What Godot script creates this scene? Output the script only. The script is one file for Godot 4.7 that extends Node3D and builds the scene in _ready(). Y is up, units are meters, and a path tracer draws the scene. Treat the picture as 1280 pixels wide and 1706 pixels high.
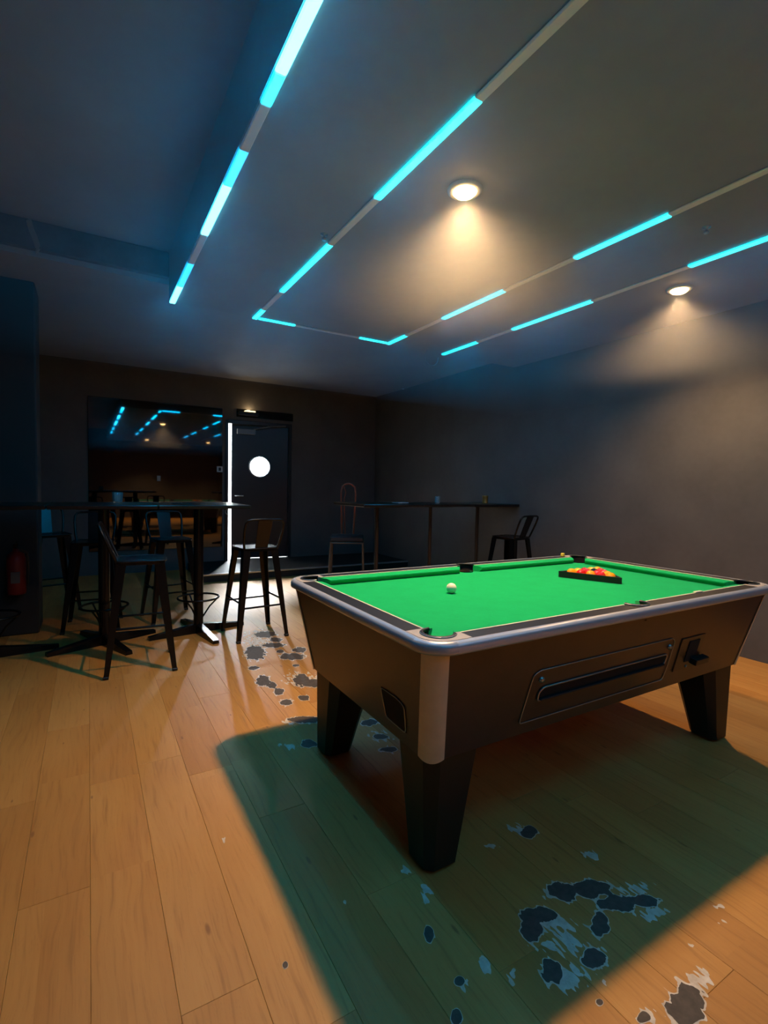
extends Node3D
# A dark pool room: x runs right along the far wall, -z runs towards the far door, y is up, metres.

const CEIL := 2.73            # underside of the lowered ceiling panel
const HIGH := 3.1             # soffit beside the panel
const RIGHT := 4.39           # face of the right wall
const LEFT := -1.3            # face of the left wall
const FAR := -7.75            # face of the far wall with the door
const NEAR := 4.6             # wall behind the camera
const EDGE := -4.42           # far edge of the lowered panel
const CORES := [[1.076,-3.684,0.060,0.031,-0.043,0.148], [1.258,-3.784,0.071,0.036,-0.017,0.051], [1.283,-4.097,0.072,0.036,-0.026,0.084], [1.311,-3.914,0.043,0.022,-0.018,0.054], [1.253,-3.624,0.024,0.012,-0.011,0.033], [1.393,-3.584,0.041,0.021,-0.020,0.053], [1.291,-3.468,0.075,0.038,-0.023,0.062], [1.249,-3.280,0.019,0.010,-0.008,0.022], [0.976,-3.369,0.029,0.015,-0.010,0.034], [0.967,-3.119,0.038,0.020,-0.024,0.078], [0.994,-3.017,0.020,0.011,-0.015,0.046], [1.000,-2.908,0.026,0.014,-0.015,0.043], [1.190,-3.014,0.045,0.024,-0.033,0.086], [1.226,-2.938,0.054,0.029,-0.023,0.055], [0.987,-2.740,0.028,0.015,-0.014,0.039], [1.098,-2.748,0.028,0.015,-0.013,0.032], [1.004,-2.483,0.069,0.037,-0.013,0.033], [0.923,-2.239,0.031,0.017,-0.013,0.032], [1.292,-2.289,0.034,0.018,-0.017,0.030], [1.271,-2.131,0.032,0.017,-0.012,0.021], [1.242,-2.001,0.031,0.017,-0.011,0.019], [1.289,-1.004,0.040,0.023,-0.027,0.022], [1.370,-0.966,0.054,0.030,-0.027,0.020], [1.398,-0.890,0.049,0.028,-0.025,0.017], [1.478,-0.853,0.036,0.020,-0.020,0.012], [1.144,-0.983,0.044,0.025,-0.020,0.018], [1.090,-0.956,0.024,0.014,-0.030,0.028], [1.046,-0.843,0.021,0.012,-0.026,0.023], [1.174,-0.809,0.026,0.015,-0.026,0.019], [1.283,-0.870,0.022,0.012,-0.032,0.023], [0.813,-0.942,0.011,0.006,-0.008,0.010], [0.750,-0.877,0.011,0.006,-0.010,0.013], [0.824,-1.090,0.010,0.006,-0.016,0.022], [1.403,-1.256,0.024,0.013,-0.022,0.021], [1.268,-0.615,0.037,0.021,-0.045,0.024], [1.146,-0.652,0.011,0.007,-0.011,0.007], [1.085,-0.727,0.007,0.004,-0.006,0.005], [0.439,-1.205,0.006,0.003,-0.003,0.008]]
const SCUFFS := [[1.291,-2.984,0.052,0.027,-0.041,0.095], [0.904,-2.498,0.039,0.021,-0.009,0.026], [0.830,-2.263,0.051,0.028,-0.012,0.032], [1.271,-2.131,0.065,0.035,-0.034,0.058], [1.242,-2.001,0.046,0.025,-0.023,0.038], [1.313,-2.294,0.063,0.034,-0.027,0.048], [1.190,-3.994,0.130,0.066,-0.094,0.317], [1.191,-3.048,0.105,0.055,-0.052,0.136], [1.150,-0.889,0.075,0.042,-0.054,0.045], [1.084,-0.797,0.062,0.035,-0.040,0.032], [1.494,-0.903,0.072,0.040,-0.030,0.019], [1.464,-0.816,0.061,0.034,-0.027,0.016], [1.167,-0.947,0.062,0.035,-0.033,0.028], [0.907,-0.944,0.020,0.011,-0.023,0.026], [0.946,-0.884,0.017,0.009,-0.030,0.029], [0.899,-1.209,0.016,0.009,-0.034,0.047], [0.898,-1.321,0.017,0.010,-0.017,0.026], [1.500,-1.063,0.037,0.021,-0.030,0.022], [1.377,-1.282,0.056,0.031,-0.029,0.029], [1.227,-1.266,0.041,0.023,-0.010,0.011], [1.329,-0.632,0.057,0.032,-0.059,0.031], [1.665,-0.728,0.023,0.013,-0.012,0.006], [1.605,-0.696,0.019,0.011,-0.011,0.005], [1.453,-0.697,0.013,0.008,-0.008,0.004], [0.328,-1.988,0.006,0.003,-0.005,0.030], [0.413,-1.770,0.007,0.004,-0.006,0.025], [0.665,-1.307,0.005,0.003,-0.005,0.010], [0.814,-0.932,0.019,0.011,-0.014,0.017], [1.163,-0.650,0.026,0.015,-0.019,0.012], [0.321,-2.025,0.006,0.003,-0.002,0.012]]

var X := Transform3D.IDENTITY
var M := {}
var taken := {}

# ---------------------------------------------------------------- set-up: camera, sky, exposure
func _ready() -> void:
	var cam := Camera3D.new()
	cam.name = "camera"
	var yaw := 0.53572
	var pitch := -0.04953
	var roll := 0.02023
	var fw := Vector3(sin(yaw), 0, -cos(yaw))
	var rt := Vector3(cos(yaw), 0, sin(yaw))
	var fw2 := fw * cos(pitch) + Vector3.UP * sin(pitch)
	var up2 := Vector3.UP * cos(pitch) - fw * sin(pitch)
	var rt3 := rt * cos(roll) + up2 * sin(roll)
	var up3 := up2 * cos(roll) - rt * sin(roll)
	cam.transform = Transform3D(Basis(rt3, up3, -fw2), Vector3(0, 1.269, 0))
	cam.keep_aspect = Camera3D.KEEP_HEIGHT
	cam.fov = rad_to_deg(2.0 * atan(853.0 / 830.55))
	cam.near = 0.05
	cam.far = 60.0
	add_child(cam)
	cam.current = true

	var env := Environment.new()
	env.background_mode = Environment.BG_SKY
	var sky := Sky.new()
	var sm := ProceduralSkyMaterial.new()
	sm.sky_top_color = Color(0.55, 0.68, 0.85)
	sm.sky_horizon_color = Color(0.80, 0.85, 0.90)
	sm.ground_bottom_color = Color(0.30, 0.30, 0.30)
	sm.ground_horizon_color = Color(0.80, 0.85, 0.90)
	sky.sky_material = sm
	env.sky = sky
	env.tonemap_mode = Environment.TONE_MAPPER_LINEAR
	env.tonemap_exposure = 1.15
	env.sdfgi_enabled = true
	env.ssao_enabled = true
	env.ssil_enabled = true
	env.volumetric_fog_enabled = true
	env.volumetric_fog_density = 0.0
	var we := WorldEnvironment.new()
	we.name = "world_environment"
	we.environment = env
	add_child(we)

	materials()
	build_room()
	build_floor()
	build_ceiling_lights()
	build_strips()
	build_added_haze()
	build_lobby_light()
	build_pool_table()
	build_balls()
	build_bar_tables()
	build_stools()
	build_bar_chair()
	build_small_things()

# ---------------------------------------------------------------- helpers
func new_st() -> SurfaceTool:
	var st := SurfaceTool.new()
	st.begin(Mesh.PRIMITIVE_TRIANGLES)
	st.set_smooth_group(-1)
	return st

func tri(st: SurfaceTool, a: Vector3, b: Vector3, c: Vector3, out_of: Vector3) -> void:
	# out_of: a point inside the solid; the face is turned to look away from it (front faces run clockwise)
	if (c - a).cross(b - a).dot((a + b + c) / 3.0 - out_of) < 0.0:
		var t := b
		b = c
		c = t
	st.add_vertex(X * a)
	st.add_vertex(X * b)
	st.add_vertex(X * c)

func quad(st: SurfaceTool, a: Vector3, b: Vector3, c: Vector3, d: Vector3, out_of: Vector3) -> void:
	var mid := (a + b + c + d) / 4.0
	if (c - a).cross(b - a).dot(mid - out_of) + (d - a).cross(c - a).dot(mid - out_of) < 0.0:
		for p in [a, c, b, a, d, c]:
			st.add_vertex(X * p)
	else:
		for p in [a, b, c, a, c, d]:
			st.add_vertex(X * p)

func box(st: SurfaceTool, c: Vector3, s: Vector3, bev := 0.0) -> void:
	var h := s / 2.0
	var b: float = min(bev, min(h.x, min(h.y, h.z)) * 0.9)
	if b <= 0.0:
		for ax in 3:
			for sg in [-1.0, 1.0]:
				var u := (ax + 1) % 3
				var w := (ax + 2) % 3
				var q := []
				for e in [[-1, -1], [1, -1], [1, 1], [-1, 1]]:
					var p := Vector3.ZERO
					p[ax] = sg * h[ax]
					p[u] = e[0] * h[u]
					p[w] = e[1] * h[w]
					q.append(c + p)
				quad(st, q[0], q[1], q[2], q[3], c)
		return
	for ax in 3:
		var u := (ax + 1) % 3
		var w := (ax + 2) % 3
		for sg in [-1.0, 1.0]:
			var q := []
			for e in [[-1, -1], [1, -1], [1, 1], [-1, 1]]:
				var p := Vector3.ZERO
				p[ax] = sg * h[ax]
				p[u] = e[0] * (h[u] - b)
				p[w] = e[1] * (h[w] - b)
				q.append(c + p)
			quad(st, q[0], q[1], q[2], q[3], c)
		for su in [-1.0, 1.0]:
			for sw in [-1.0, 1.0]:
				var q := []
				for e in [[-1, 0], [1, 0], [1, 1], [-1, 1]]:
					var p := Vector3.ZERO
					p[ax] = e[0] * (h[ax] - b)
					p[u] = su * (h[u] - (b if e[1] == 0 else 0.0))
					p[w] = sw * (h[w] - (0.0 if e[1] == 0 else b))
					q.append(c + p)
				quad(st, q[0], q[1], q[2], q[3], c)
	for sx in [-1.0, 1.0]:
		for sy in [-1.0, 1.0]:
			for sz in [-1.0, 1.0]:
				tri(st, c + Vector3(sx * h.x, sy * (h.y - b), sz * (h.z - b)), c + Vector3(sx * (h.x - b), sy * h.y, sz * (h.z - b)), c + Vector3(sx * (h.x - b), sy * (h.y - b), sz * h.z), c)

func span(st: SurfaceTool, lo: Vector3, hi: Vector3, bev := 0.0) -> void:
	box(st, (lo + hi) / 2.0, hi - lo, bev)

func tube(st: SurfaceTool, pts: Array, r: float, n := 8, closed := false, r2 := -1.0) -> void:
	var k := pts.size()
	var rings := []
	var ups := Vector3.UP
	for i in k:
		var a: Vector3 = pts[(i - 1 + k) % k] if closed or i > 0 else pts[i]
		var b: Vector3 = pts[(i + 1) % k] if closed or i < k - 1 else pts[i]
		var t := (b - a).normalized()
		if i == 0 and abs(t.dot(ups)) > 0.9:
			ups = Vector3.RIGHT
		var side := t.cross(ups).normalized()
		var nu := side.cross(t).normalized()
		ups = nu
		var rr := r if r2 < 0 else lerpf(r, r2, float(i) / (k - 1))
		var ring := []
		for j in n:
			var an := TAU * j / n
			ring.append(pts[i] + (side * cos(an) + nu * sin(an)) * rr)
		rings.append(ring)
	st.set_smooth_group(1)
	for i in (k if closed else k - 1):
		var i2 := (i + 1) % k
		var mid: Vector3 = (pts[i] + pts[i2]) / 2.0
		for j in n:
			quad(st, rings[i][j], rings[i][(j + 1) % n], rings[i2][(j + 1) % n], rings[i2][j], mid)
	st.set_smooth_group(-1)
	if not closed:
		for e in [0, k - 1]:
			var inside: Vector3 = pts[1] if e == 0 else pts[k - 2]
			for j in n:
				tri(st, pts[e], rings[e][j], rings[e][(j + 1) % n], inside)

func lathe(st: SurfaceTool, prof: Array, n := 24, at := Vector3.ZERO, smooth := true) -> void:
	# profile of (radius, y) from the inside round the outside; front faces lie to the profile's right when it runs upwards
	st.set_smooth_group(2 if smooth else -1)
	for i in prof.size() - 1:
		var p: Vector2 = prof[i]
		var q: Vector2 = prof[i + 1]
		for j in n:
			var a := TAU * j / n
			var b := TAU * (j + 1) / n
			var p0 := at + Vector3(p.x * cos(a), p.y, p.x * sin(a))
			var p1 := at + Vector3(p.x * cos(b), p.y, p.x * sin(b))
			var q0 := at + Vector3(q.x * cos(a), q.y, q.x * sin(a))
			var q1 := at + Vector3(q.x * cos(b), q.y, q.x * sin(b))
			if p.x > 1e-5:
				for w in [p0, p1, q1]:
					st.add_vertex(X * w)
			if q.x > 1e-5:
				for w in [p0, q1, q0]:
					st.add_vertex(X * w)
	st.set_smooth_group(-1)

func ball(st: SurfaceTool, c: Vector3, r: float, n := 24) -> void:
	var prof := []
	for i in n / 2 + 1:
		var a := -PI / 2 + PI * i / (n / 2)
		prof.append(Vector2(r * cos(a), r * sin(a)))
	lathe(st, prof, n, c)

func extrude(st: SurfaceTool, poly: PackedVector2Array, y0: float, y1: float) -> void:
	# a flat shape in x and z, from y0 up to y1
	var idx := Geometry2D.triangulate_polygon(poly)
	for i in range(0, idx.size(), 3):
		var a := poly[idx[i]]
		var b := poly[idx[i + 1]]
		var c := poly[idx[i + 2]]
		tri(st, Vector3(a.x, y1, a.y), Vector3(b.x, y1, b.y), Vector3(c.x, y1, c.y), Vector3((a.x + b.x + c.x) / 3.0, y1 - 1.0, (a.y + b.y + c.y) / 3.0))
		tri(st, Vector3(a.x, y0, a.y), Vector3(b.x, y0, b.y), Vector3(c.x, y0, c.y), Vector3((a.x + b.x + c.x) / 3.0, y0 + 1.0, (a.y + b.y + c.y) / 3.0))
	var area := 0.0
	for i in poly.size():
		area += poly[i].cross(poly[(i + 1) % poly.size()])
	for i in poly.size():
		var a := poly[i]
		var b := poly[(i + 1) % poly.size()]
		var d := b - a
		var outward := Vector2(d.y, -d.x) * signf(area)
		var m := (a + b) / 2.0 - outward
		quad(st, Vector3(a.x, y0, a.y), Vector3(b.x, y0, b.y), Vector3(b.x, y1, b.y), Vector3(a.x, y1, a.y), Vector3(m.x, (y0 + y1) / 2.0, m.y))

func loft(st: SurfaceTool, low: Array, high: Array, caps := true) -> void:
	var k := low.size()
	var c := Vector3.ZERO
	for p in low + high:
		c += p
	c /= 2.0 * k
	for i in k:
		quad(st, low[i], low[(i + 1) % k], high[(i + 1) % k], high[i], c)
	if caps:
		for ring in [low, high]:
			for i in range(1, k - 1):
				tri(st, ring[0], ring[i], ring[i + 1], c)

func rect(x0: float, z0: float, x1: float, z1: float) -> PackedVector2Array:
	return PackedVector2Array([Vector2(x0, z0), Vector2(x1, z0), Vector2(x1, z1), Vector2(x0, z1)])

func disc(c: Vector2, r: float, n := 28) -> PackedVector2Array:
	var p := PackedVector2Array()
	for i in n:
		p.append(c + Vector2(cos(TAU * i / n), sin(TAU * i / n)) * r)
	return p

func round_rect(hx: float, hz: float, r: float, n := 8) -> PackedVector2Array:
	var p := PackedVector2Array()
	for k in 4:
		var c := Vector2((hx - r) * [1, -1, -1, 1][k], (hz - r) * [1, 1, -1, -1][k])
		for i in n + 1:
			var a := PI / 2 * (k + float(i) / n)
			p.append(c + Vector2(cos(a), sin(a)) * r)
	return p

func obj(called: String, st: SurfaceTool, m: Material, parent: Node = self) -> MeshInstance3D:
	st.generate_normals()
	var o := MeshInstance3D.new()
	o.name = numbered(called) if parent == self else called
	o.mesh = st.commit()
	o.material_override = null
	o.mesh.surface_set_material(0, m)
	o.cast_shadow = GeometryInstance3D.SHADOW_CASTING_SETTING_ON
	parent.add_child(o, true)
	return o

func numbered(called: String) -> String:
	var k: int = taken.get(called, 0)
	taken[called] = k + 1
	return called if k == 0 else "%s_%03d" % [called, k]

func thing(called: String, label: String, category: String, at := Vector3.ZERO, turn := 0.0, group := "") -> Node3D:
	var o := Node3D.new()
	o.name = numbered(called)
	add_child(o)
	o.position = at
	o.rotation.y = turn
	tag(o, label, category, group)
	return o

func tag(o: Node, label: String, category: String, group := "") -> void:
	o.set_meta("label", label)
	o.set_meta("category", category)
	if group != "":
		o.set_meta("group", group)

func struct(called: String, st: SurfaceTool, m: Material, label := "") -> MeshInstance3D:
	var o := obj(called, st, m)
	o.set_meta("kind", "structure")
	if label != "":
		o.set_meta("label", label)
	return o

func frame(called: String, label := "") -> Node3D:
	var o := Node3D.new()
	o.name = numbered(called)
	o.set_meta("kind", "structure")
	if label != "":
		o.set_meta("label", label)
	add_child(o)
	return o

func copy(o: Node3D, called: String, at: Vector3, turn: float, label: String) -> Node3D:
	var c: Node3D = o.duplicate()
	c.name = numbered(called)
	add_child(c)
	c.position = at
	c.rotation.y = turn
	c.set_meta("label", label)
	return c

# ---------------------------------------------------------------- materials
func mat(c: Color, rough := 0.6, metal := 0.0, spec := 0.5) -> StandardMaterial3D:
	var m := StandardMaterial3D.new()
	m.albedo_color = c
	m.roughness = rough
	m.metallic = metal
	m.metallic_specular = spec
	return m

func noise(seed_: int, freq: float, oct := 4) -> FastNoiseLite:
	var n := FastNoiseLite.new()
	n.seed = seed_
	n.frequency = freq
	n.fractal_octaves = oct
	n.noise_type = FastNoiseLite.TYPE_SIMPLEX_SMOOTH
	return n

func mottled(lo: Color, hi: Color, seed_: int, freq: float, size := 256, fine := 0.25) -> ImageTexture:
	var a := noise(seed_, freq).get_seamless_image(size, size)
	var b := noise(seed_ + 7, 0.12, 2).get_seamless_image(size, size)
	var im := Image.create(size, size, true, Image.FORMAT_RGB8)
	for y in size:
		for x in size:
			im.set_pixel(x, y, lo.lerp(hi, clampf(a.get_pixel(x, y).r * (1.0 - fine) + b.get_pixel(x, y).r * fine, 0, 1)))
	im.generate_mipmaps()
	return ImageTexture.create_from_image(im)

func triplanar(m: StandardMaterial3D, tex: Texture2D, per_metre: float) -> StandardMaterial3D:
	m.albedo_texture = tex
	m.uv1_triplanar = true
	m.uv1_world_triplanar = true
	m.uv1_scale = Vector3.ONE * per_metre
	return m

func wood_tex(seed_: int, a: Color, b: Color, dark: Color) -> ImageTexture:
	var w := 384
	var h := 768
	var n1 := noise(seed_, 0.010, 3)
	var n2 := noise(seed_ + 1, 0.05, 3)
	var n3 := noise(seed_ + 2, 0.30, 2)
	var rng := RandomNumberGenerator.new()
	rng.seed = seed_
	var knots := []
	for i in 5:
		knots.append(Vector3(rng.randf() * w, rng.randf() * h, rng.randf_range(1.0, 2.2)))
	var im := Image.create(w, h, true, Image.FORMAT_RGB8)
	for y in h:
		for x in w:
			var bend := n1.get_noise_2d(x * 0.6, y * 0.35) * 16.0
			var g := n2.get_noise_2d((x + bend) * 1.6, y * 0.13) * 0.5 + 0.5
			var f := n3.get_noise_2d((x + bend) * 1.4, y * 0.06) * 0.5 + 0.5
			var big := n1.get_noise_2d(x * 0.5 + 900.0, y * 0.22) * 0.5 + 0.5
			var c := a.lerp(b, clampf(big * 0.75 + g * 0.45 - 0.1, 0, 1))
			c = c.lerp(dark, clampf((g - 0.62) * 0.9, 0, 0.28) + clampf((f - 0.68) * 0.8, 0, 0.15))
			for k: Vector3 in knots:
				var d := Vector2(x - k.x, (y - k.y) * 0.5).length() / k.z
				if d < 3.0:
					c = c.lerp(dark, clampf(1.1 - d * 0.45, 0, 0.6))
			im.set_pixel(x, y, c)
	im.generate_mipmaps()
	return ImageTexture.create_from_image(im)

func glow(c: Color, energy: float) -> StandardMaterial3D:
	var m := mat(Color(0.9, 0.9, 0.9), 0.5)
	m.emission_enabled = true
	m.emission = c
	m.emission_energy_multiplier = energy
	return m

func materials() -> void:
	M.wall = triplanar(mat(Color.WHITE, 0.62), mottled(Color(0.305, 0.295, 0.285), Color(0.37, 0.358, 0.345), 3, 0.012), 0.45)
	M.ceiling = triplanar(mat(Color.WHITE, 0.7), mottled(Color(0.51, 0.51, 0.515), Color(0.59, 0.59, 0.59), 11, 0.010), 0.35)
	M.beam = triplanar(mat(Color.WHITE, 0.6), mottled(Color(0.28, 0.28, 0.30), Color(0.44, 0.44, 0.46), 17, 0.02), 0.6)
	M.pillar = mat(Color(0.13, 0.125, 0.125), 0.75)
	M.subfloor = mat(Color(0.10, 0.07, 0.05), 0.9)
	M.planks = []
	var tones := [[Color(0.76, 0.555, 0.285), Color(0.67, 0.46, 0.215)], [Color(0.735, 0.53, 0.265), Color(0.65, 0.44, 0.20)], [Color(0.77, 0.575, 0.31), Color(0.69, 0.485, 0.235)], [Color(0.725, 0.52, 0.265), Color(0.655, 0.45, 0.215)]]
	for i in 4:
		var m := mat(Color.WHITE, 0.50, 0.0, 0.4)
		m.albedo_texture = wood_tex(40 + i * 10, tones[i][0], tones[i][1], Color(0.45, 0.29, 0.16))
		M.planks.append(m)
	M.scuff = triplanar(mat(Color.WHITE, 0.75), mottled(Color(0.70, 0.64, 0.55), Color(0.88, 0.84, 0.77), 23, 0.03), 3.0)
	M.bare = triplanar(mat(Color.WHITE, 0.8), mottled(Color(0.25, 0.22, 0.185), Color(0.35, 0.31, 0.265), 29, 0.04), 3.0)
	M.landing = mat(Color(0.085, 0.085, 0.09), 0.6)
	M.nosing = mat(Color(0.75, 0.75, 0.76), 0.35, 0.8)
	M.glass_black = mat(Color(0.012, 0.014, 0.018), 0.03, 0.0, 1.0)
	M.door = mat(Color(0.10, 0.11, 0.13), 0.35)
	M.jamb = mat(Color(0.15, 0.155, 0.17), 0.32, 0.2)
	M.white_paint = mat(Color(0.88, 0.88, 0.87), 0.7)
	M.steel = mat(Color(0.62, 0.63, 0.64), 0.32, 0.9)
	M.black_metal = mat(Color(0.07, 0.071, 0.075), 0.24, 0.45)
	M.lit_post_metal = mat(Color(0.20, 0.165, 0.135), 0.4, 0.4)  # brown of warm lamplight put into the colour of the slim posts
	M.black_plastic = mat(Color(0.045, 0.045, 0.047), 0.45)
	M.rail_edge = mat(Color(0.66, 0.67, 0.69), 0.32, 0.3)
	M.casting = triplanar(mat(Color.WHITE, 0.42, 0.15), mottled(Color(0.66, 0.62, 0.57), Color(0.74, 0.70, 0.65), 31, 0.02), 2.0)
	M.post_plate = triplanar(mat(Color.WHITE, 0.45, 0.1), mottled(Color(0.78, 0.72, 0.63), Color(0.86, 0.80, 0.71), 32, 0.02), 2.5)
	M.inlay = triplanar(mat(Color.WHITE, 0.40), mottled(Color(0.075, 0.07, 0.072), Color(0.115, 0.105, 0.105), 33, 0.03), 2.0)
	M.cabinet = triplanar(mat(Color.WHITE, 0.36), mottled(Color(0.215, 0.145, 0.118), Color(0.27, 0.182, 0.145), 34, 0.02), 1.2)
	M.underside = mat(Color(0.55, 0.20, 0.11), 0.8)
	M.leg = mat(Color(0.045, 0.042, 0.042), 0.5)
	M.cloth = triplanar(mat(Color.WHITE, 0.95, 0.0, 0.15), mottled(Color(0.03, 0.60, 0.32), Color(0.05, 0.65, 0.36), 35, 0.02, 256, 0.4), 1.5)
	M.cloth.rim_enabled = true
	M.cloth.rim = 0.15
	M.pale_strip = mat(Color(0.78, 0.80, 0.66), 0.5)
	M.liner = mat(Color(0.03, 0.03, 0.03), 0.5)
	M.chrome_line = mat(Color(0.62, 0.61, 0.59), 0.3, 0.8)
	M.hole = mat(Color(0.012, 0.012, 0.012), 0.9)  # near-black; on the flat slabs it paints the dark of openings
	M.table_top = mat(Color(0.075, 0.06, 0.052), 0.28)
	M.cue_ball = mat(Color(0.93, 0.89, 0.76), 0.12)
	M.red_ball = mat(Color(0.80, 0.07, 0.03), 0.12)
	M.yellow_ball = mat(Color(0.95, 0.60, 0.04), 0.12)
	M.black_ball = mat(Color(0.02, 0.02, 0.02), 0.12)
	M.channel = mat(Color(0.94, 0.94, 0.95), 0.5)
	M.lamp_glass = glow(Color(1.0, 0.78, 0.48), 40.0)
	M.led = glow(Color(0.0, 0.90, 1.0), 2.6)
	M.led_hot = glow(Color(0.42, 0.96, 1.0), 4.0)
	M.led_blue = glow(Color(0.0, 0.72, 1.0), 1.8)
	M.clear_glass = mat(Color(0.95, 0.97, 0.97), 0.02)
	M.clear_glass.refraction_enabled = true
	M.clear_glass.refraction_scale = 0.05
	M.clear_glass.transparency = BaseMaterial3D.TRANSPARENCY_ALPHA
	M.clear_glass.albedo_color.a = 0.12
	M.pane = mat(Color(0.95, 0.97, 1.0, 0.12), 0.02)
	M.pane.transparency = BaseMaterial3D.TRANSPARENCY_ALPHA
	M.gold = mat(Color(0.62, 0.45, 0.22), 0.35, 0.7)
	M.paper = mat(Color(0.62, 0.62, 0.62), 0.85)
	M.extinguisher = mat(Color(0.42, 0.03, 0.05), 0.4)
	M.bentwood = mat(Color(0.58, 0.23, 0.11), 0.35)
	M.seat_pad = mat(Color(0.20, 0.205, 0.22), 0.45)
	M.chair_metal = mat(Color(0.40, 0.38, 0.35), 0.4, 0.6)
	M.white_plastic = mat(Color(0.80, 0.80, 0.80), 0.5)
	M.chalk = mat(Color(0.80, 0.74, 0.25), 0.9)
	M.wire = mat(Color(0.42, 0.42, 0.42), 0.5)
	M.daylight = glow(Color(0.92, 0.96, 1.0), 6.0)

# ---------------------------------------------------------------- the room
func build_room() -> void:
	var st := new_st()
	span(st, Vector3(RIGHT, -0.1, FAR - 0.2), Vector3(RIGHT + 0.2, 4.1, NEAR + 0.2))
	struct("wall_right", st, M.wall, "dark grey painted side wall behind the pool table")
	st = new_st()
	span(st, Vector3(LEFT - 0.2, -0.1, FAR - 0.2), Vector3(LEFT, 4.1, NEAR + 0.2))
	struct("wall_left", st, M.wall, "dark grey painted side wall opposite the pool table")
	st = new_st()
	span(st, Vector3(LEFT, -0.1, NEAR), Vector3(RIGHT, 4.1, NEAR + 0.2))
	struct("wall_near", st, M.wall)
	# the far wall, with the opening of the door
	st = new_st()
	span(st, Vector3(LEFT, -0.1, FAR - 0.2), Vector3(1.82, 4.1, FAR))
	span(st, Vector3(2.83, -0.1, FAR - 0.2), Vector3(RIGHT, 4.1, FAR))
	span(st, Vector3(1.82, 2.24, FAR - 0.2), Vector3(2.83, 4.1, FAR))
	span(st, Vector3(1.82, -0.1, FAR - 0.2), Vector3(2.83, 0.10, FAR))
	struct("wall_far", st, M.wall, "dark grey painted far wall round the door")
	# ceilings
	var c := frame("ceiling", "grey ceiling with a lowered panel that carries the light strips")
	st = new_st()
	span(st, Vector3(0.570, CEIL, EDGE), Vector3(RIGHT, HIGH, NEAR))
	obj("lowered_panel", st, M.ceiling, c)
	st = new_st()
	span(st, Vector3(LEFT, HIGH, EDGE), Vector3(RIGHT, HIGH + 0.15, NEAR))
	obj("upper_soffit", st, M.ceiling, c)
	st = new_st()
	span(st, Vector3(LEFT, 2.90, EDGE - 0.02), Vector3(0.568, 3.098, EDGE + 0.04), 0.006)
	obj("beam", st, M.beam, c)
	st = new_st()
	span(st, Vector3(LEFT, 2.86, EDGE - 0.18), Vector3(RIGHT, 3.25, EDGE))
	obj("riser", st, M.ceiling, c)
	st = new_st()
	span(st, Vector3(LEFT, 2.86, FAR), Vector3(RIGHT, 3.06, EDGE - 0.18))
	obj("far_ceiling", st, M.ceiling, c)
	# pillar on the left with torn paper at its corner
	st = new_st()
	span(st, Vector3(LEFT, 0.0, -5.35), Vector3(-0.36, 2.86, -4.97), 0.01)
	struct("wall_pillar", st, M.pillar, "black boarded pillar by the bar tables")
	# black glass along the far wall
	st = new_st()
	span(st, Vector3(0.0, 0.32, FAR), Vector3(1.74, 2.40, FAR + 0.02), 0.004)
	struct("window_1", st, M.glass_black, "large black glass pane that mirrors the light strips")
	# glass over the door
	st = new_st()
	span(st, Vector3(1.95, 2.30, FAR), Vector3(2.85, 2.42, FAR + 0.015), 0.003)
	struct("window_2", st, M.glass_black, "narrow black glass strip over the door")
	# landing before the door
	st = new_st()
	span(st, Vector3(1.25, 0.0, FAR), Vector3(RIGHT, 0.10, -6.62))
	var land := struct("floor_landing", st, M.landing, "black raised landing before the far door")
	st = new_st()
	span(st, Vector3(1.25, 0.085, -6.635), Vector3(RIGHT, 0.106, -6.60), 0.004)
	obj("nosing", st, M.nosing, land)
	# door
	var d := frame("door_1", "dark door with a round porthole, standing ajar on the daylight")
	st = new_st()
	span(st, Vector3(1.78, 0.10, FAR - 0.06), Vector3(1.83, 2.24, FAR + 0.02), 0.006)
	span(st, Vector3(2.78, 0.10, FAR - 0.06), Vector3(2.83, 2.24, FAR + 0.03), 0.006)
	span(st, Vector3(1.79, 2.19, FAR - 0.06), Vector3(2.83, 2.25, FAR + 0.02), 0.006)
	obj("door_frame", st, M.jamb, d)
	var leaf := Node3D.new()
	leaf.name = "door_leaf"
	d.add_child(leaf)
	leaf.position = Vector3(2.78, 0.11, FAR - 0.02)
	leaf.rotation.y = deg_to_rad(-7.0)
	var w := 0.875
	var hgt := 2.115
	var pc := Vector2(-0.445, 1.445)
	var outline := PackedVector2Array([Vector2(-w, 0), Vector2(0, 0), Vector2(0, hgt), Vector2(-w, hgt)])
	st = new_st()
	X = Transform3D(Basis(Vector3.RIGHT, Vector3.BACK, Vector3.UP), Vector3.ZERO)   # x, y of the shape stand upright
	# two halves, so that the porthole is a real hole
	for half in [PackedVector2Array([Vector2(-w, 0), Vector2(pc.x, 0), Vector2(pc.x, hgt), Vector2(-w, hgt)]), PackedVector2Array([Vector2(pc.x, 0), Vector2(0, 0), Vector2(0, hgt), Vector2(pc.x, hgt)])]:
		for piece in Geometry2D.clip_polygons(half, disc(pc, 0.16, 40)):
			extrude(st, piece, -0.045, 0.0)
	X = Transform3D.IDENTITY
	obj("panel", st, M.door, leaf)
	st = new_st()
	var loop := []
	for i in 40:
		loop.append(Vector3(pc.x + cos(TAU * i / 40) * 0.165, pc.y + sin(TAU * i / 40) * 0.165, 0.004))
	tube(st, loop, 0.013, 8, true)
	obj("porthole_rim", st, M.steel, leaf)
	st = new_st()
	X = Transform3D(Basis(Vector3.RIGHT, Vector3.BACK, Vector3.UP), Vector3.ZERO)
	extrude(st, disc(pc, 0.162, 40), -0.026, -0.022)
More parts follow.
